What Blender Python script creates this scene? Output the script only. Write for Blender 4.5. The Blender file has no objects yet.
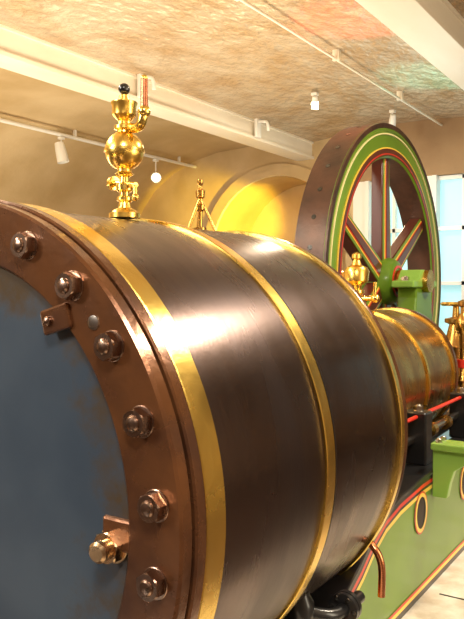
import bpy, math, random
from mathutils import Vector, Matrix
random.seed(3)
H0=1.45            # eye height above the floor; Z below is relative to it
D=bpy.data; SC=bpy.context.scene
try: SC.view_settings.view_transform='Standard'
except Exception: pass

# ------------------------------------------------------------ materials
def mat(name,col,rough=.5,metal=0.,col2=None,scale=4.,stretch=(1,1,1),bump=0.,bscale=30.,detail=6,lo=.35,hi=.65,rvar=0.,coat=0.,emis=None,es=0.,bdist=.02):
    m=D.materials.new(name); m.use_nodes=True; n=m.node_tree.nodes; l=m.node_tree.links
    b=n['Principled BSDF']; b.inputs['Roughness'].default_value=rough; b.inputs['Metallic'].default_value=metal
    b.inputs['Base Color'].default_value=(*col,1)
    b.inputs['Coat Weight'].default_value=coat; b.inputs['Coat Roughness'].default_value=.12
    if emis: b.inputs['Emission Color'].default_value=(*emis,1); b.inputs['Emission Strength'].default_value=es
    if col2 or bump or rvar:
        tc=n.new('ShaderNodeTexCoord'); mp=n.new('ShaderNodeMapping'); mp.inputs['Scale'].default_value=stretch
        l.new(tc.outputs['Object'],mp.inputs['Vector'])
    if col2 or rvar:
        nz=n.new('ShaderNodeTexNoise'); nz.inputs['Scale'].default_value=scale; nz.inputs['Detail'].default_value=detail
        l.new(mp.outputs[0],nz.inputs['Vector'])
        r=n.new('ShaderNodeMapRange'); r.inputs[1].default_value=lo; r.inputs[2].default_value=hi
        l.new(nz.outputs['Fac'],r.inputs[0])
        if col2:
            mx=n.new('ShaderNodeMix'); mx.data_type='RGBA'
            mx.inputs[6].default_value=(*col,1); mx.inputs[7].default_value=(*col2,1)
            l.new(r.outputs[0],mx.inputs[0]); l.new(mx.outputs[2],b.inputs['Base Color'])
        if rvar:
            r2=n.new('ShaderNodeMapRange'); r2.inputs[3].default_value=max(.02,rough-rvar); r2.inputs[4].default_value=rough+rvar
            l.new(r.outputs[0],r2.inputs[0]); l.new(r2.outputs[0],b.inputs['Roughness'])
    if bump:
        nb=n.new('ShaderNodeTexNoise'); nb.inputs['Scale'].default_value=bscale; nb.inputs['Detail'].default_value=4
        l.new(mp.outputs[0],nb.inputs['Vector'])
        bp=n.new('ShaderNodeBump'); bp.inputs['Strength'].default_value=bump; bp.inputs['Distance'].default_value=bdist
        l.new(nb.outputs['Fac'],bp.inputs['Height']); l.new(bp.outputs[0],b.inputs['Normal'])
    return m
AX,AZ=-1.309,-.416
M={}
M['lag']=mat('blued_steel_lagging',(.20,.142,.125),.27,1.,(.095,.070,.070),2.6,(.7,2.4,.7),.02,60,rvar=.07,lo=.3,hi=.7)
M['brass']=mat('polished_brass',(1.,.74,.20),.26,1.,(.95,.60,.12),8,(1,1,1),.03,40,rvar=.05)
M['brassd']=mat('aged_brass',(.85,.52,.12),.26,1.,(.5,.26,.07),10,rvar=.05)
M['guide']=mat('bronze_guide_sheet',(.80,.52,.15),.27,1.,(.40,.22,.08),4,(1,2,1),rvar=.06)
M['bronze']=mat('brown_bronze_flange',(.22,.090,.036),.26,.6,(.09,.036,.018),9,(1,1,1),.05,45,rvar=.08,coat=.3)
M['nut']=mat('bronze_nut',(.42,.28,.20),.26,1.,(.24,.15,.11),20,rvar=.06)
M['nutl']=mat('gunmetal_nut',(.85,.62,.38),.25,1.,(.55,.36,.2),20,rvar=.06)
M['dark']=mat('dark_groove_iron',(.03,.018,.014),.4,.6)
M['iron']=mat('black_iron',(.02,.02,.022),.3,.3,coat=.3)
M['steel']=mat('bright_steel',(.55,.5,.45),.22,1.)
M['green']=mat('apple_green_paint',(.165,.30,.020),.3,0.,(.11,.22,.016),2,coat=.25)
M['pale']=mat('pale_green_paint',(.27,.50,.09),.3,0.,(.22,.43,.07),3,coat=.3)
M['red']=mat('red_lining',(.65,.03,.015),.3,coat=.3)
M['yellow']=mat('yellow_lining',(.95,.62,.08),.3,coat=.3)
M['cream']=mat('cream_lining',(.95,.85,.45),.3,coat=.3)
M['spoke']=mat('maroon_spoke_paint',(.10,.022,.012),.3,coat=.4)
M['tread']=mat('brown_wheel_tread',(.105,.048,.030),.38,.3,(.05,.026,.018),6,bump=.1)
M['copper']=mat('copper_pipe_metal',(.75,.28,.12),.25,1.,(.5,.2,.1),15)
M['ceil']=mat('ceiling_distemper',(.66,.55,.40),.27,.30,(.52,.36,.20),4,(1,.6,1),1.,13,lo=.35,hi=.68,detail=14,bdist=.06)
M['vault']=mat('vault_plaster',(.66,.50,.29),.6,0.,(.50,.35,.17),1.2,(1,1,1),.35,9)
M['beam']=mat('cream_beam_paint',(.92,.87,.76),.45,0.,(.82,.73,.58),2.,(1,.3,1),.1,20)
M['white']=mat('white_paint',(.85,.83,.78),.4)
M['wallp']=mat('wall_plaster',(.42,.27,.14),.7,0.,(.30,.18,.09),1.5,bump=.3,bscale=10)
M['wdark']=mat('dark_wall_brick',(.13,.075,.05),.7,0.,(.08,.045,.03),2)
M['waisle']=mat('aisle_wall_plaster',(.42,.30,.19),.7,0.,(.30,.20,.12),1.2)
M['floor']=mat('dark_quarry_tile',(.10,.06,.04),.45,0.,(.06,.04,.03),4)
M['stone']=mat('pale_stone',(.88,.84,.76),.6,0.,(.62,.54,.44),9,bump=.4,bscale=25,detail=12)
M['black']=mat('black_bakelite',(.012,.012,.012),.2,coat=.5)
M['wood']=mat('copper_feed_tube',(.55,.20,.10),.25,.9)
M['pane']=mat('daylight_window_pane',(.40,.62,.65),.1,0.,emis=(.33,.62,.66),es=.85)
M['lamp']=mat('lamp_diffuser',(1,.9,.7),.4,emis=(1,.78,.35),es=9)
def cover_mat():
    m=D.materials.new('blue_grey_cover_paint'); m.use_nodes=True; n=m.node_tree.nodes; l=m.node_tree.links; b=n['Principled BSDF']
    tc=n.new('ShaderNodeTexCoord'); sp=n.new('ShaderNodeVectorMath'); sp.operation='SUBTRACT'; sp.inputs[1].default_value=(AX,0,AZ+H0)
    l.new(tc.outputs['Object'],sp.inputs[0]); mu=n.new('ShaderNodeVectorMath'); mu.operation='MULTIPLY'; mu.inputs[1].default_value=(1,0,1)
    l.new(sp.outputs[0],mu.inputs[0]); ln=n.new('ShaderNodeVectorMath'); ln.operation='LENGTH'; l.new(mu.outputs[0],ln.inputs[0])
    nz=n.new('ShaderNodeTexNoise'); nz.inputs['Scale'].default_value=6; nz.inputs['Detail'].default_value=12; nz.inputs['Roughness'].default_value=.72
    l.new(tc.outputs['Object'],nz.inputs['Vector'])
    a=n.new('ShaderNodeMath'); a.operation='MULTIPLY_ADD'; a.inputs[1].default_value=.6; l.new(nz.outputs['Fac'],a.inputs[0]); l.new(ln.outputs['Value'],a.inputs[2])
    r=n.new('ShaderNodeMapRange'); r.inputs[1].default_value=.69; r.inputs[2].default_value=.81; l.new(a.outputs[0],r.inputs[0])
    n2=n.new('ShaderNodeTexNoise'); n2.inputs['Scale'].default_value=3; n2.inputs['Detail'].default_value=10; l.new(tc.outputs['Object'],n2.inputs['Vector'])
    r2=n.new('ShaderNodeMapRange'); r2.inputs[1].default_value=.35; r2.inputs[2].default_value=.65; l.new(n2.outputs['Fac'],r2.inputs[0])
    c1=n.new('ShaderNodeMix'); c1.data_type='RGBA'; c1.inputs[6].default_value=(.034,.052,.080,1); c1.inputs[7].default_value=(.062,.086,.118,1); l.new(r2.outputs[0],c1.inputs[0])
    c2=n.new('ShaderNodeMix'); c2.data_type='RGBA'; c2.inputs[7].default_value=(.060,.036,.014,1); l.new(r.outputs[0],c2.inputs[0]); l.new(c1.outputs[2],c2.inputs[6])
    l.new(c2.outputs[2],b.inputs['Base Color']); b.inputs['Roughness'].default_value=.36; b.inputs['Metallic'].default_value=.1
    return m
M['cover']=cover_mat()

# ------------------------------------------------------------ helpers
def finish(name,verts,faces,m,parent=None,smooth=False,bevel=0.,ang=35):
    me=D.meshes.new(name); me.from_pydata([tuple(v) for v in verts],[],faces); me.validate()
    import bmesh
    bm=bmesh.new(); bm.from_mesh(me); bmesh.ops.remove_doubles(bm,verts=bm.verts,dist=1e-5); bmesh.ops.recalc_face_normals(bm,faces=bm.faces); bm.to_mesh(me); bm.free()
    me.materials.append(M[m] if isinstance(m,str) else m)
    if smooth:
        for p in me.polygons: p.use_smooth=True
        try: me.set_sharp_from_angle(angle=math.radians(ang))
        except Exception: pass
    o=D.objects.new(name,me); SC.collection.objects.link(o)
    if bevel:
        b=o.modifiers.new('bevel','BEVEL'); b.width=bevel; b.segments=2; b.limit_method='ANGLE'
    if parent is not None: parent.setdefault('parts',[]).append(o)
    return o
class Grp(dict): pass
GROUPS=[]
def group(name):
    g=Grp(); g['name']=name; GROUPS.append(g); return g
def close_groups():
    for g in GROUPS:
        ps=g.get('parts',[])
        if not ps: continue
        c=Vector((0,0,0));k=0;zmin=1e9
        for o in ps:
            for v in o.data.vertices: c+=o.matrix_basis@v.co;k+=1;zmin=min(zmin,(o.matrix_basis@v.co).z)
        c/=k; c.z=zmin
        e=D.objects.new(g['name'],None); e.empty_display_size=.1; e.location=c; SC.collection.objects.link(e)
        for o in ps: o.parent=e; o.matrix_parent_inverse=Matrix.Translation(-c)
def basis(ax):
    ax=Vector(ax).normalized(); t=Vector((0,0,1)) if abs(ax.z)<.9 else Vector((1,0,0))
    u=t.cross(ax).normalized(); return ax,u,ax.cross(u)
def lathe(name,prof,org,axis,m,parent=None,seg=64,closed=False,smooth=True,ang=35):
    """prof: list of (h along axis, radius)"""
    a,u,w=basis(axis); o=Vector(org)+Vector((0,0,H0)); vs=[];fs=[];n=len(prof)
    for i in range(seg):
        t=2*math.pi*i/seg; d=u*math.cos(t)+w*math.sin(t)
        for h,r in prof: vs.append(o+a*h+d*r)
    for i in range(seg):
        j=(i+1)%seg
        for k in range(n if closed else n-1):
            k2=(k+1)%n; fs.append((i*n+k,j*n+k,j*n+k2,i*n+k2))
    return finish(name,vs,fs,m,parent,smooth,ang=ang)
def box(name,x0,x1,y0,y1,z0,z1,m,parent=None,bevel=0.):
    z0+=H0;z1+=H0
    vs=[(x,y,z) for x in (x0,x1) for y in (y0,y1) for z in (z0,z1)]
    fs=[(0,1,3,2),(4,6,7,5),(0,4,5,1),(2,3,7,6),(0,2,6,4),(1,5,7,3)]
    return finish(name,vs,fs,m,parent,False,bevel)
def prism(name,pts,fn,a,b,m,parent=None,bevel=0.,smooth=False):
    n=len(pts); vs=[Vector(fn(p,q,a))+Vector((0,0,H0)) for p,q in pts]+[Vector(fn(p,q,b))+Vector((0,0,H0)) for p,q in pts]
    fs=[tuple(range(n)),tuple(range(2*n-1,n-1,-1))]+[(i,(i+1)%n,n+(i+1)%n,n+i) for i in range(n)]
    return finish(name,vs,fs,m,parent,smooth,bevel)
def strip(name,pa,pb,m,parent=None,smooth=False):
    n=len(pa); vs=[Vector(p)+Vector((0,0,H0)) for p in pa]+[Vector(p)+Vector((0,0,H0)) for p in pb]
    return finish(name,vs,[(i,i+1,n+i+1,n+i) for i in range(n-1)],m,parent,smooth)
def tube(name,pts,r,m,parent=None,seg=12,sub=5):
    P=[Vector(p)+Vector((0,0,H0)) for p in pts]
    if sub>1 and len(P)>2:
        Q=[]
        for i in range(len(P)-1):
            a=P[max(i-1,0)];b=P[i];c=P[i+1];d=P[min(i+2,len(P)-1)]
            for k in range(sub):
                t=k/sub; Q.append(.5*((2*b)+(c-a)*t+(2*a-5*b+4*c-d)*t*t+(3*b-a-3*c+d)*t**3))
        Q.append(P[-1]); P=Q
    n=len(P); R=r if isinstance(r,list) else [r]*n
    if len(R)!=n: R=[R[min(int(i*len(R)/n),len(R)-1)] for i in range(n)]
    vs=[];fs=[];up=None
    for i in range(n):
        t=(P[min(i+1,n-1)]-P[max(i-1,0)]).normalized()
        if up is None: _,up,_=basis(t)
        up=(up-t*up.dot(t)).normalized(); w=t.cross(up)
        for k in range(seg):
            a=2*math.pi*k/seg; vs.append(P[i]+(up*math.cos(a)+w*math.sin(a))*R[i])
    for i in range(n-1):
        for k in range(seg): fs.append((i*seg+k,i*seg+(k+1)%seg,(i+1)*seg+(k+1)%seg,(i+1)*seg+k))
    fs.append(tuple(range(seg))); fs.append(tuple(range((n-1)*seg,n*seg)))
    return finish(name,vs,fs,m,parent,True,ang=60)
def sphere(name,c,r,m,parent=None,sc=(1,1,1)):
    prof=[(-r*math.cos(math.pi*i/18)*sc[2],r*math.sin(math.pi*i/18)) for i in range(19)]
    return lathe(name,prof,c,(0,0,1),m,parent,32)
def hexnut(name,c,axis,r,h,m,parent,rot=0,stud=True,washer=True):
    a,u,w=basis(axis); o=Vector(c)+Vector((0,0,H0)); vs=[];fs=[]
    def ring(hh,rr,hexa):
        s=len(vs)
        for k in range(24):
            t=2*math.pi*k/24+rot
            q=rr
            if hexa: q=rr*math.cos(math.pi/6)/math.cos(((2*math.pi*k/24)%(math.pi/3))-math.pi/6)
            vs.append(o+a*hh+(u*math.cos(t)+w*math.sin(t))*q)
        return s
    rings=[]
    if washer:
        for hh,rr in ((0,r*1.10),(h*.08,r*1.10),(h*.11,r*1.05)): rings.append(ring(hh,rr,False))
    rings.append(ring(h*.12,r,True)); rings.append(ring(h*.90,r,True)); rings.append(ring(h,r*.88,False))
    if stud:
        for hh,rr in ((h*1.0,r*.56),(h*1.10,r*.54),(h*1.20,r*.42),(h*1.25,r*.22),(h*1.26,r*.02)): rings.append(ring(hh,rr,False))
    for p,q in zip(rings,rings[1:]):
        for k in range(24): fs.append((p+k,p+(k+1)%24,q+(k+1)%24,q+k))
    fs.append(tuple(range(rings[-1],rings[-1]+24)))
    return finish(name,vs,fs,m,parent,True,ang=14)

# ------------------------------------------------------------ room shell
FL=-H0; Y0,Y1=-3.2,8.4; XL,XR=-7.5,3.2
box('floor',XL,XR,Y0,Y1,FL-.1,FL,'floor')
HB=1.70; HS=1.92
beams=[(-4.50,-4.30),(-1.71,-1.47),(1.15,1.38)]
g=group('ceiling')
def arch(x0,x1,z0,zc,n=14):
    return [(x0+(x1-x0)*i/n, z0+(zc-z0)*math.sin(math.pi*i/n)) for i in range(n+1)]
for i,(a,b) in enumerate([(-4.30,-1.71),(-1.47,1.15),(1.38,XR)]):
    pts=arch(a,b,HS,HS+.10); strip('jack_arch_%d'%i,[(x,Y0,z) for x,z in pts],[(x,Y1,z) for x,z in pts],'ceil',g,True)
vp=[(-4.50,1.86),(-4.8,1.93),(-5.3,1.97),(-5.8,1.95),(-6.2,1.87),(-6.6,1.72),(-6.95,1.5),(-7.2,1.22),(-7.38,.9),(-7.48,.5),(-7.5,.2)]
strip('side_vault',[(x,Y0,z) for x,z in vp],[(x,Y1,z) for x,z in vp],'vault',g,True)
box('wall_left',XL-.1,XL,Y0,Y1,FL,.25,'vault')
box('wall_right',XR,XR+.1,Y0,Y1,FL,HS+.12,'waisle')
box('wall_back',XL,XR,Y0-.1,Y0,FL,2.1,'wdark')
for i,(a,b) in enumerate(beams):
    g=group('ceiling_beam')
    box('web',a,b,Y0,Y1,HB+.03,HS+.03,'beam',g,.004)
    box('lower_flange',a-.03,b+.03,Y0,Y1,HB,HB+.035,'beam',g,.004)
    box('upper_fillet',a-.02,b+.02,Y0,Y1,HS-.02,HS+.02,'beam',g,.004)
g=group('wall_far')
acx,acz,ar=-4.85,.5,1.03
N=20
outer=[];inner=[]
xa,xb,zt=-6.1,-3.72,2.1
for i in range(N+1):
    t=math.pi*i/N; inner.append((acx-ar*math.cos(t),acz+ar*math.sin(t)))
    x=xa+(xb-xa)*i/N; outer.append((x,zt))
strip('arch_panel',[(x,Y1,z) for x,z in inner],[(x,Y1,z) for x,z in outer],'vault',g)
strip('jamb_left',[(xa,Y1,FL),(xa,Y1,acz),(xa,Y1,zt)],[(acx-ar,Y1,FL),(acx-ar,Y1,acz),(acx-ar,Y1,acz)],'vault',g)
strip('jamb_right',[(acx+ar,Y1,FL),(acx+ar,Y1,acz),(acx+ar,Y1,acz)],[(xb,Y1,FL),(xb,Y1,acz),(xb,Y1,zt)],'vault',g)
full=[(acx-ar,FL)]+inner+[(acx+ar,FL)]
strip('recess_reveal',[(x,Y1,z) for x,z in full],[(x,Y1+.9,z) for x,z in full],'vault',g,True)
box('recess_back',acx-ar-.2,acx+ar+.2,Y1+.9,Y1+.95,FL,1.8,'vault',g)
box('left_panel',XL,xa,Y1,Y1+.06,FL,2.1,'vault',g)
ringo=[(acx-(ar+.16)*math.cos(math.pi*i/N),acz+(ar+.16)*math.sin(math.pi*i/N)) for i in range(N+1)]
strip('archivolt_face',[(x,Y1-.05,z) for x,z in inner],[(x,Y1-.05,z) for x,z in ringo],'vault',g)
strip('archivolt_edge',[(x,Y1-.05,z) for x,z in ringo],[(x,Y1,z) for x,z in ringo],'vault',g,True)
strip('archivolt_soffit',[(x,Y1-.05,z) for x,z in inner],[(x,Y1,z) for x,z in inner],'beam',g,True)
wins=[(-3.55,-2.85),(-2.70,-2.0),(-1.85,-1.15),(-.5,.2),(1.0,1.7)]
wz0,wz1=-.6,1.35
box('lintel',xb,XR,Y1,Y1+.2,wz1,2.1,'wallp',g); box('dado',xb,XR,Y1,Y1+.2,FL,wz0,'wallp',g)
xs=[xb]+[v for w in wins for v in w]+[XR]
for i in range(0,len(xs),2): box('pier_%d'%i,xs[i],xs[i+1],Y1,Y1+.2,wz0,wz1,'white' if i<6 else 'wallp',g)
for k,(a,b) in enumerate(wins):
    g=group('window_%d'%(k+1))
    box('pane',a,b,Y1+.14,Y1+.15,wz0,wz1,'pane',g)
    for x in (a,b-.05): box('stile',x,x+.05,Y1-.03,Y1+.13,wz0,wz1,'white',g)
    box('mullion',(a+b)/2-.018,(a+b)/2+.018,Y1+.05,Y1+.13,wz0,wz1,'white',g)
    for z in (wz0,.05,.7,wz1-.05): box('rail',a+.05,b-.05,Y1+.05,Y1+.13,z,z+.045,'white',g)

g=group('ceiling_conduit')
tube('pipe',[(-2.6,Y0,1.93),(-2.6,Y1,1.93)],.012,'beam',g,8)
for y in [-2,-.5,1,2.5,4,5.5,7]: box('clip',-2.63,-2.57,y,y+.03,1.92,2.02,'beam',g)
g=group('vault_conduit')
tube('pipe',[(-6.2,Y0,1.78),(-6.2,Y1,1.78)],.022,'white',g,10)
for y in [-2,0,2,4,6,8]: box('hanger',-6.215,-6.185,y,y+.03,1.78,1.92,'white',g)
def spot_fix(x,y,z,drop,aim,lamp=False,k=1.):
    g=group('track_spotlight')
    tube('stem',[(x,y,z),(x,y,z-drop)],.008,'white',g,8)
    box('mount',x-.03,x+.03,y-.03,y+.03,z-.03,z,'white',g,.004)
    a=Vector(aim).normalized(); c=Vector((x,y,z-drop))
    lathe('can',[(-.10*k,0),(-.10*k,.045*k),(-.02*k,.055*k),(.10*k,.06*k),(.10*k,.05*k),(.06*k,.045*k)],c,a,'white',g,20)
    lathe('lens',[(.07*k,0),(.07*k,.047*k)],c,a,'lamp' if lamp else 'black',g,20)
spot_fix(-6.2,5.8,1.755,.18,(.2,.1,-1),k=1.15)
spot_fix(-6.2,7.5,1.755,.24,(.75,-.85,-.25),True,k=1.2)
spot_fix(-3.3,6.5,1.98,.10,(-.3,.5,-1),k=.6)
spot_fix(-2.9,7.6,1.98,.12,(-.3,.5,-1),k=.7)
for (y,) in [(4.9,),(6.9,)]:
    g=group('beam_clamp')
    box('plate',-4.265,-4.23,y,y+.10,1.72,1.99,'white',g,.006)
    tube('arm',[(-4.23,y+.05,1.90),(-4.13,y+.05,1.88),(-4.11,y+.05,1.78)],.018,'white',g,8)

# ------------------------------------------------------------ steam cylinder
g=group('steam_cylinder'); gc=g; C=(AX,0,AZ); Yx=(0,1,0)
sf=.92; R=.6
lathe('end_cover',[(sf+.012,0),(sf+.012,.30),(sf+.014,.478),(sf+.03,.487)],C,Yx,'cover',g,160)
lathe('cover_flange',[(sf+.03,.484),(sf+.002,.484),(sf-.002,.489),(sf-.002,.598),(sf+.003,.603),(sf+.026,.603),(sf+.028,.598)],C,Yx,'bronze',g,160)
lathe('flange_joint',[(sf+.026,.596),(sf+.036,.596)],C,Yx,'dark',g,128)
lathe('barrel_flange',[(sf+.034,.59),(sf+.034,.604),(sf+.037,.608),(sf+.060,.608),(sf+.063,.604),(sf+.063,.59)],C,Yx,'bronze',g,160)
lathe('barrel_lagging',[(sf+.055,.596),(1.47,R),(1.485,R),(1.485,R-.003),(1.93,R-.003),(1.962,R-.003)],C,Yx,'lag',g,192)
def band(nm,s,w,t=.007,rr=R,m='brass'):
    lathe(nm,[(s-w/2,rr-.004),(s-w/2,rr+t*.7),(s-w/2+.002,rr+t),(s+w/2-.002,rr+t),(s+w/2,rr+t*.7),(s+w/2,rr-.004)],C,Yx,m,g,192)
band('brass_band_front',1.014,.058); band('brass_band_middle',1.475,.042); band('brass_band_rear',1.941,.026)
lathe('band_seam',[(1.508,R-.002),(1.508,R+.002),(1.514,R+.002),(1.514,R-.002)],C,Yx,'dark',g,160)
lathe('rear_cover',[(1.955,.60),(1.962,.604),(1.985,.604),(1.99,.598),(1.99,.33),(2.0,.30)],C,Yx,'bronze',g,128)
for i in range(24):
    t=math.radians(5.5+14.8*i) if i<5 else (math.radians(-8.3) if i==23 else math.radians(5.5+14.8*4+ (360-8.3-(5.5+14.8*4))*(i-4)/19)); r=.5516
    hexnut('flange_nut_%d'%i,(AX+r*math.cos(t),sf-.002,AZ+r*math.sin(t)),(0,-1,0),.0255,.023,'nut',g,rot=random.random())
for i in range(24):
    t=math.radians(5+15*i); r=.54
    hexnut('rear_nut_%d'%i,(AX+r*math.cos(t),1.99,AZ+r*math.sin(t)),(0,1,0),.02,.02,'nut',g,rot=random.random())
def polar(r,deg): t=math.radians(deg); return AX+r*math.cos(t),AZ+r*math.sin(t)
x,z=polar(.480,48.8)
lug=box('cover_lug',-.036,.036,-.014,.0,-.024-H0,.024-H0,'bronze',g,.005)
lug.location=(x,sf+.002,z+H0); lug.rotation_euler=(0,math.radians(-15),0)
lathe('lug_screw',[(0,.009),(.006,.009),(.009,.004),(.009,0)],(x-.014,sf-.012,z-.004),(0,-1,0),'nut',g,20)
x,z=polar(.542,41.2)
lathe('sight_plug',[(0,.014),(.003,.013),(.005,0)],(x,sf-.002,z),(0,-1,0),'steel',g,24)
x,z=polar(.445,-4.8)
pl=box('cock_plate',-.042,.042,-.012,0,-.030-H0,.030-H0,'bronze',g,.006); pl.location=(x+.02,sf+.012,z+.022+H0)
hexnut('cock_nut',(x,sf+.008,z),(0,-1,0),.030,.024,'nutl',g,rot=.3,stud=False)
lathe('cock_spigot',[(0,.016),(.010,.016),(.010,.019),(.020,.019),(.024,.014),(.024,0)],(x,sf-.016,z),(.1,-1,-.05),'nutl',g,24)
for s in (1.05,1.75):
    prism('cradle_foot',[(-1.62,-.985),(-1.0,-.985),(-1.05,-.88),(-1.2,-.955),(-1.31,-.98),(-1.42,-.955),(-1.57,-.88)],lambda p,q,t:(p,t,q),s-.06,s+.06,'iron',g)
tube('drain_pipe',[(-.93,1.62,-.80),(-.86,1.64,-.84),(-.80,1.70,-.86),(-.79,1.84,-.86)],.018,'iron',g)
lathe('drain_flange',[(0,0),(0,.042),(.014,.042),(.014,.03),(.018,.03),(.018,.042),(.032,.042),(.032,0)],(-.795,1.74,-.86),(0,1,0),'iron',g,24)
lathe('drain_body',[(-.05,0),(-.05,.028),(-.02,.036),(.02,.036),(.04,.024),(.06,.024),(.06,0)],(-.86,1.62,-.83),(0,0,1),'iron',g,24)
hexnut('drain_cap',(-.86,1.62,-.775),(0,0,1),.022,.018,'steel',g)
for k in range(6):
    t=k*math.pi/3; lathe('drain_bolt',[(0,.007),(.044,.007),(.048,0)],(-.795+.033*math.cos(t),1.732,-.86+.033*math.sin(t)),(0,1,0),'steel',g,8)
tube('copper_drain_pipe',[(-.93,1.98,-.70),(-.86,1.96,-.715),(-.79,1.94,-.75),(-.765,1.94,-.80),(-.765,1.94,-.89)],.011,'copper',g)

# ------------------------------------------------------------ brass displacement lubricator
g=group('brass_lubricator'); X,Y=-1.24,1.375; Z=AZ+R-.002
prof=[(0,0),(0,.040),(.012,.040),(.014,.034),(.020,.030),(.026,.017),(.040,.014),(.045,.020),(.052,.020),(.056,.013),(.066,.013),(.070,.022),(.085,.022),(.090,.013),(.104,.012),(.108,.020),(.113,.024),(.118,.018),(.124,.018)]
for i in range(13):
    t=math.radians(22+ (180-44)*i/12); prof.append((.171-.050*math.cos(t),.050*math.sin(t)))
prof+=[(.222,.018),(.226,.026),(.234,.026),(.238,.016),(.246,.014),(.252,.022),(.262,.030),(.285,.031),(.290,.034),(.294,.034),(.296,.026),(.300,.014),(.312,.012),(.312,0)]
lathe('body',prof,(X,Y,Z),(0,0,1),'brass',g,40)
lathe('ball_equator_ring',[(.168,.0495),(.168,.052),(.174,.052),(.174,.0495)],(X,Y,Z),(0,0,1),'brass',g,40)
sphere('black_knob',(X,Y,Z+.328),.015,'black',g); tube('knob_stem',[(X,Y,Z+.30),(X,Y,Z+.33)],.006,'black',g,8)
def P(a,b,h): return (X+a,Y+b,Z+h)
tube('outlet_elbow',[P(.02,0,.228),P(.050,-.01,.222),P(.074,-.02,.228),P(.084,-.02,.256)],.012,'brass',g)
tube('feed_tube',[P(.084,-.02,.255),P(.084,-.02,.335)],[.010,.009,.009,.010],'wood',g,10,1)
sphere('tube_ferrule',P(.084,-.02,.256),.016,'brass',g); sphere('tube_tip',P(.084,-.02,.337),.009,'brass',g)
tube('steam_cock_spindle',[P(-.05,.015,.095),P(.05,-.015,.078)],.008,'brass',g,10)
lathe('cock_wheel',[(-.006,.0),(-.006,.018),(.006,.018),(.006,0)],P(-.052,.016,.095),(.95,-.3,0),'brass',g,16)
tube('cock_lever',[P(.048,-.014,.078),P(.05,-.015,.05)],.006,'brass',g,8)
sphere('cock_lever_end',P(.05,-.015,.048),.009,'brass',g)
tube('upper_spindle',[P(-.04,.012,.275),P(0,0,.275)],.006,'brass',g,8); sphere('upper_spindle_end',P(-.042,.012,.275),.009,'brass',g)

g=group('tripod_oil_cup'); X2,Y2,Z2=-1.31,1.80,AZ+R-.003
for k in range(3):
    t=k*2*math.pi/3+.3; tube('leg_%d'%k,[(X2+.05*math.cos(t),Y2+.05*math.sin(t),Z2-.002),(X2+.015*math.cos(t),Y2+.015*math.sin(t),Z2+.07),(X2,Y2,Z2+.10)],.005,'brassd',g,8)
lathe('column',[(.0,0),(0,.02),(.01,.02),(.012,.007),(.06,.007),(.066,.014),(.08,.016),(.086,.007),(.10,.007),(.105,.014),(.125,.015),(.13,.008),(.14,.006),(.148,.010),(.158,.010),(.163,0)],(X2,Y2,Z2),(0,0,1),'brassd',g,24)

# ------------------------------------------------------------ trunk guide behind the cylinder
g=group('trunk_guide'); RG=.315
lathe('guide_barrel',[(2.0,RG),(3.44,RG)],C,Yx,'guide',g,128)
for k,(s,w) in enumerate([(2.02,.03),(2.62,.022),(3.05,.022),(3.43,.03)]):
    lathe('guide_band_%d'%k,[(s-w/2,RG-.002),(s-w/2,RG+.008),(s+w/2,RG+.008),(s+w/2,RG-.002)],C,Yx,'brass',g,128)
lathe('guide_rear_flange',[(3.44,RG),(3.44,RG+.012),(3.47,RG+.012),(3.47,.10),(3.47,0)],C,Yx,'bronze',g,128)
for i in range(14):
    t=2*math.pi*i/14; hexnut('guide_nut_%d'%i,(AX+.28*math.cos(t),3.47,AZ+.28*math.sin(t)),(0,1,0),.018,.02,'steel',g)
lathe('piston_rod',[(3.47,.045),(4.1,.045),(4.1,0)],C,Yx,'steel',g,24)
lathe('crosshead',[(3.85,0),(3.85,.09),(3.9,.10),(4.0,.10),(4.05,.06),(4.05,0)],C,Yx,'steel',g,24)

def oilcup(name,x,y,z,k=1.):
    g=group(name)
    lathe('body',[(0,0),(0,.045*k),(.012*k,.045*k),(.02*k,.02*k),(.06*k,.016*k),(.07*k,.03*k),(.08*k,.03*k),(.085*k,.018*k),(.10*k,.022*k),(.115*k,.045*k),(.15*k,.048*k),(.165*k,.04*k),(.175*k,.02*k),(.195*k,.012*k),(.2*k,.018*k),(.215*k,.018*k),(.225*k,0)],(x,y,z),(0,0,1),'brass',g,28)
    tube('side_cock',[(x-.07*k,y,z+.05*k),(x+.07*k,y,z+.05*k)],.010*k,'brass',g,8)
    tube('side_handle',[(x+.07*k,y,z+.05*k),(x+.075*k,y,z+.11*k)],.007*k,'brass',g,8)
    sphere('cock_end',(x+.075*k,y,z+.05*k),.017*k,'brass',g); sphere('cock_end_far',(x-.075*k,y,z+.05*k),.017*k,'brass',g)
    return g
oilcup('brass_oil_cup',-1.31,3.0,AZ+RG+.001,1.2)

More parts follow.
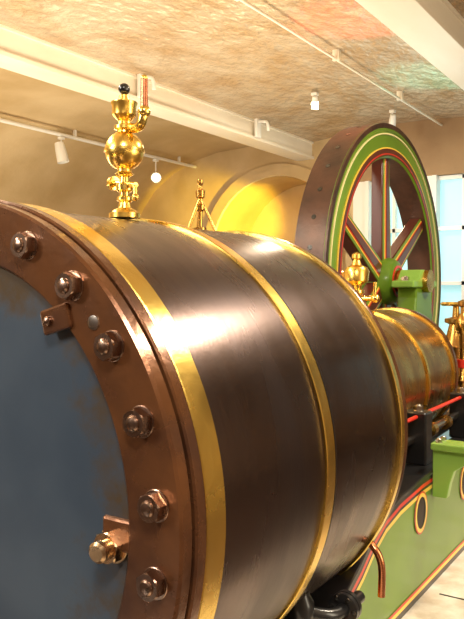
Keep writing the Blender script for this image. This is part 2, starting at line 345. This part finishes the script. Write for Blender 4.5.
# ------------------------------------------------------------ flywheel
g=group('flywheel'); WY,WZ,WR=4.33,.05,.98; XF=-1.64; XB=-1.83; WC=(0,WY,WZ)
lathe('rim_tread',[(XF-.012,WR),(XB,WR),(XB-.004,WR-.01),(XB-.004,WR-.03)],WC,(1,0,0),'tread',g,128)
lathe('rim_back',[(XB-.004,WR-.02),(XB,.80),(XB+.01,.77),(XF-.01,.77)],WC,(1,0,0),'tread',g,128)
lathe('rim_face',[(XF-.012,WR),(XF,WR-.012),(XF,WR-.045),(XF-.006,WR-.05),(XF-.006,WR-.145),(XF,WR-.15),(XF,.78),(XF-.01,.77)],WC,(1,0,0),'green',g,128)
for nm,r0,r1,mm in [('lining_brown_outer',.950,.979,'tread'),('lining_yellow',.912,.920,'cream'),('inner_maroon_band',.782,.826,'spoke'),('lining_red_inner',.790,.797,'red'),('lining_yellow_inner',.826,.834,'yellow')]:
    xx=XF+(.003 if 'red' in nm else .002); lathe(nm,[(xx-.012,r0),(xx,r0),(xx,r1),(xx-.012,r1)],WC,(1,0,0),mm,g,128)
for k in range(36):
    t=2*math.pi*k/36; d=Vector((0,math.cos(t),math.sin(t)))
    lathe('barring_hole_%d'%k,[(-.01,.0),(.0015,.014),(.0015,0)],Vector(((XF+XB)/2,WY,WZ))+d*WR,d,'black',g,14)
for k in range(6):
    t=math.radians(92+60*k); d=Vector((0,math.cos(t),math.sin(t))); n=Vector((0,-math.sin(t),math.cos(t)))
    def seg(nm,w0,w1,x0,x1,m):
        vs=[]
        for rr,w in ((.13,w0),(.785,w1)):
            for x in (x0,x1):
                for sg in (-1,1): vs.append(Vector((x,WY,WZ+H0))+d*rr+n*sg*w)
        finish(nm,vs,[(0,1,3,2),(4,6,7,5),(0,4,5,1),(2,3,7,6),(0,2,6,4),(1,5,7,3)],m,g,False,.006)
    seg('spoke_%d'%k,.075,.052,XB+.07,XF-.045,'spoke')
    seg('spoke_green_face_%d'%k,.070,.048,XF-.046,XF-.040,'green')
    seg('spoke_lining_yellow_%d'%k,.050,.033,XF-.041,XF-.037,'yellow')
    seg('spoke_lining_red_%d'%k,.040,.026,XF-.038,XF-.034,'red')
    seg('spoke_panel_%d'%k,.032,.020,XF-.036,XF-.031,'spoke')
lathe('hub',[(XB-.03,.0),(XB-.03,.13),(XB,.15),(XF-.02,.15),(XF+.02,.13),(XF+.03,.11),(XF+.03,0)],WC,(1,0,0),'green',g,48)
lathe('hub_ring',[(XF+.025,.085),(XF+.036,.085),(XF+.036,.10),(XF+.025,.10)],WC,(1,0,0),'red',g,48)
lathe('crankshaft',[(-2.2,0),(-2.2,.07),(-1.40,.07),(-1.40,0)],WC,(1,0,0),'brassd',g,32)
x0,x1=-1.56,-1.44
prism('bearing_pedestal',[(WY-.30,-.985),(WY+.30,-.985),(WY+.24,-.62),(WY+.14,-.05),(WY+.14,.01),(WY-.14,.01),(WY-.14,-.05),(WY-.24,-.62)],lambda p,q,t:(t,p,q),x0,x1,'green',g,.01)
prism('bearing_cap',[(WY-.22,.01),(WY+.22,.01),(WY+.22,.05),(WY+.12,.06),(WY+.07,.12),(WY-.07,.12),(WY-.12,.06),(WY-.22,.05)],lambda p,q,t:(t,p,q),x0-.01,x1+.01,'pale',g,.008)
for y in (-.17,.17): hexnut('cap_nut',((x0+x1)/2,WY+y,.05),(0,0,1),.025,.025,'steel',g)

# ------------------------------------------------------------ bedplate
g=group('engine_bedplate'); ZB=-1.13
top=[(-1.2,-.93),(1.55,-.93),(1.72,-.925),(1.86,-.895),(1.98,-.84),(2.08,-.78),(2.18,-.74),(2.32,-.715),(2.55,-.70),(6.8,-.70)]
poly=top+[(6.8,ZB),(-1.2,ZB)]
f=lambda p,q,t:(t,p,q)
prism('side_rail_near',poly,f,-.95,-.85,'green',g,.004)
box('bed_web',-1.60,-.95,-1.2,6.8,ZB,-.99,'iron',g)
def lining(nm,off0,off1,m,pts=top,x=-.85,e=.002):
    def offs(o):
        out=[]
        for i,(y,z) in enumerate(pts):
            a=pts[max(i-1,0)];b=pts[min(i+1,len(pts)-1)]; t=Vector((b[0]-a[0],b[1]-a[1])).normalized()
            out.append((x+e,y+t.y*o,z-t.x*o))
        return out
    strip(nm,offs(off0),offs(off1),m,g)
lining('top_lining_black',.0,.016,'iron'); lining('top_lining_red',.016,.030,'red'); lining('top_lining_black_inner',.030,.040,'iron'); lining('top_lining_yellow',.040,.054,'yellow')
bl=[(-1.2,ZB),(6.8,ZB)]
for nm,a,b,m in [('foot_lining_black',0,.022,'iron'),('foot_lining_yellow',.022,.036,'yellow'),('foot_lining_red',.036,.046,'red')]:
    strip(nm,[(-.848,y,z+a) for y,z in bl],[(-.848,y,z+b) for y,z in bl],m,g)
prism('top_edge_strip',top+[(y,z+.012) for y,z in reversed(top)],f,-.965,-.846,'iron',g,.003)
def ell(cx,cz,a,b,n=28): return [(cx+a*math.cos(2*math.pi*i/n),cz+b*math.sin(2*math.pi*i/n)) for i in range(n+1)]
for k,(cy,cz) in enumerate([(2.53,-.815),(3.10,-.83),(3.85,-.82),(4.6,-.82)]):
    e0=ell(cy,cz,.050,.058);e1=ell(cy,cz,.064,.072);e2=ell(cy,cz,.071,.078)
    T=lambda L,x:[(x,y,z) for y,z in L]
    strip('porthole_red_%d'%k,T(e1,-.846),T(e2,-.846),'red',g); strip('porthole_yellow_%d'%k,T(e0,-.845),T(e1,-.845),'yellow',g)
    prism('porthole_dark_%d'%k,e0[:-1],f,-.87,-.8475,'dark',g)
# pale green slide bracket bolted to the rail
box('bracket_top_plate',-.845,-.62,2.62,2.72,-.602,-.575,'pale',g,.006)
prism('bracket_web',[(-.845,-.600),(-.64,-.600),(-.65,-.625),(-.72,-.65),(-.765,-.68),(-.78,-.73),(-.79,-.785),(-.845,-.785)],lambda p,q,t:(p,t,q),2.65,2.69,'pale',g,.004)
for y in (2.65,2.70): hexnut('bracket_nut',(-.82,y,-.575),(0,0,1),.012,.012,'steel',g)
g=group('stone_plinth')
box('kerb_near',-1.85,-.42,-1.3,6.95,FL,ZB-.001,'stone',g,.012)
for k in range(9):
    box('kerb_joint_%d'%k,-.80,-.415,-1.0+k*.9,-1.0+k*.9+.008,ZB-.01,ZB+.0005,'dark',g)

g=group('valve_gear')
tube('reach_rod_red',[(-.93,2.35,-.50),(-.93,5.2,-.50)],.008,'red',g,12)
tube('reach_rod_steel',[(-.95,2.0,-.60),(-.95,5.2,-.56)],.018,'steel',g,12)
for y in (3.6,3.85,4.15):
    lathe('column_%d'%int(y*100),[(0,.05),(.02,.05),(.03,.022),(.20,.018),(.22,.03),(.24,.03),(.26,.018),(.46,.018),(.48,.032),(.52,.036),(.55,.028),(.57,.012),(.60,.012),(.61,.024),(.63,.024),(.64,0)],(-1.0,y,-.69),(0,0,1),'brassd',g,20)
    lathe('collar_red_%d'%int(y*100),[(.30,.02),(.30,.04),(.34,.04),(.34,.02)],(-1.0,y,-.69),(0,0,1),'red',g,20)
    lathe('collar_black_%d'%int(y*100),[(.10,.02),(.10,.05),(.17,.05),(.17,.02)],(-1.0,y,-.69),(0,0,1),'iron',g,20)
for y in (2.15,2.75,3.35):
    box('rod_guide_%d'%int(y*100),-.98,-.89,y-.04,y+.04,-.69,-.48,'iron',g,.008)
    hexnut('guide_cap_%d'%int(y*100),(-.935,y,-.48),(0,0,1),.02,.02,'steel',g)
tube('drain_run',[(-.98,2.05,-.67),(-.98,2.3,-.62),(-1.0,2.8,-.66),(-1.0,3.5,-.64)],.02,'iron',g,10)
for y in (2.35,2.55,2.95,3.15):
    lathe('rod_collar_%d'%int(y*100),[(-.02,.018),(-.02,.03),(.02,.03),(.02,.018)],(-.95,y,-.59),(0,1,0),'brassd',g,20)
lathe('stop_valve_body',[(0,0),(0,.07),(.02,.07),(.03,.035),(.12,.05),(.18,.07),(.24,.05),(.30,.035),(.31,.06),(.33,.06),(.34,.02),(.42,.015),(.42,0)],(-1.12,3.9,-.49),(0,0,1),'brassd',g,28)
lathe('stop_valve_handwheel',[(-.01,.075),(.0,.085),(.01,.075),(0,.065)],(-1.12,3.9,-.08),(0,0,1),'brass',g,28,closed=True)
tube('handwheel_spoke',[(-1.20,3.9,-.08),(-1.04,3.9,-.08)],.006,'brass',g,8); tube('handwheel_spoke_cross',[(-1.12,3.82,-.08),(-1.12,3.98,-.08)],.006,'brass',g,8)

for (x,y) in ((.18,3.5),(.3,-.6)):
    g=group('ceiling_lamp')
    box('housing',x-.3,x+.3,y-.3,y+.3,1.70,1.80,'white',g,.01); tube('rod',[(x,y,1.80),(x,y,2.0)],.012,'white',g,8)
close_groups()

# ------------------------------------------------------------ lights
def area(name,loc,sx,sy,e,col,aim=(0,0,-1)):
    L=D.lights.new(name,'AREA'); L.shape='RECTANGLE'; L.size=sx; L.size_y=sy; L.energy=e; L.color=col
    o=D.objects.new(name,L); o.location=(loc[0],loc[1],loc[2]+H0); o.rotation_euler=Vector(aim).to_track_quat('-Z','Y').to_euler(); SC.collection.objects.link(o); return o
def spot(name,loc,aim,e,col,ang,bl=.6,r=.05):
    L=D.lights.new(name,'SPOT'); L.energy=e; L.color=col; L.spot_size=math.radians(ang); L.spot_blend=bl; L.shadow_soft_size=r
    o=D.objects.new(name,L); o.location=(loc[0],loc[1],loc[2]+H0); o.rotation_euler=(Vector(aim)-Vector(loc)).to_track_quat('-Z','Y').to_euler(); SC.collection.objects.link(o)
def point(name,loc,e,col,r=.2):
    L=D.lights.new(name,'POINT'); L.energy=e; L.color=col; L.shadow_soft_size=r
    o=D.objects.new(name,L); o.location=(loc[0],loc[1],loc[2]+H0); SC.collection.objects.link(o)
area('ceiling_lamp_light',(.18,3.5,1.66),.35,.35,85,(1,.86,.66))
area('rear_lamp_light',(.3,-.6,1.66),.6,.6,100,(1,.90,.75))
area('left_lamp_light',(-3.0,1.0,1.62),.5,1.6,90,(1,.86,.66))
area('front_fill_light',(-3.2,-2.0,1.4),.9,.9,105,(1,.94,.84),(1.9,2.9,-1.6))  # unseen fill added behind the camera to brighten the end cover and flange
area('aisle_low_fill',(2.6,2.2,.3),1.2,2.4,75,(1,.88,.66),(-1,-.1,-.35))  # added soft fill for the bed lining and brass bands, no real lamp
uc=(1,.82,.58)
area('uplight',(-3.1,3.6,.0),.8,5,135,uc,(0,0,1))
area('uplight_side',(-5.8,2.5,-.6),.8,6,125,(1,.86,.62),(0,0,1))
area('uplight_right',(1.6,1.5,.0),.8,5,80,uc,(0,0,1))
spot('red_accent_light',(-2.2,4.9,.4),(-2.2,4.9,2.0),210,(1,.05,.02),34)
spot('teal_window_spill',(-1.9,6.9,.6),(-2.1,6.6,2.0),60,(.05,1,.80),45)  # added spot, stands in for teal window light on the ceiling
spot('yellow_alcove_light',(-4.0,7.6,.5),(-5.85,8.8,1.0),620,(1,.68,.03),45)
area('far_fill_light',(-3.2,6.6,1.88),.3,.3,50,(1,.85,.6))  # added fill under the ceiling, no fixture hangs here
point('window_daylight',(-2.4,7.6,.6),18,(.7,.95,1.))
w=D.worlds.new('room_ambient'); SC.world=w; w.use_nodes=True
w.node_tree.nodes['Background'].inputs[0].default_value=(1,.8,.55,1); w.node_tree.nodes['Background'].inputs[1].default_value=.3

# ------------------------------------------------------------ camera
cam=D.cameras.new('camera'); cam.sensor_fit='VERTICAL'; cam.sensor_height=24; cam.lens=712.1*24/619; cam.clip_start=.02
o=D.objects.new('camera',cam); o.location=(0,0,H0); o.rotation_euler=(math.pi/2-.0284,0,.5847); SC.collection.objects.link(o); SC.camera=o
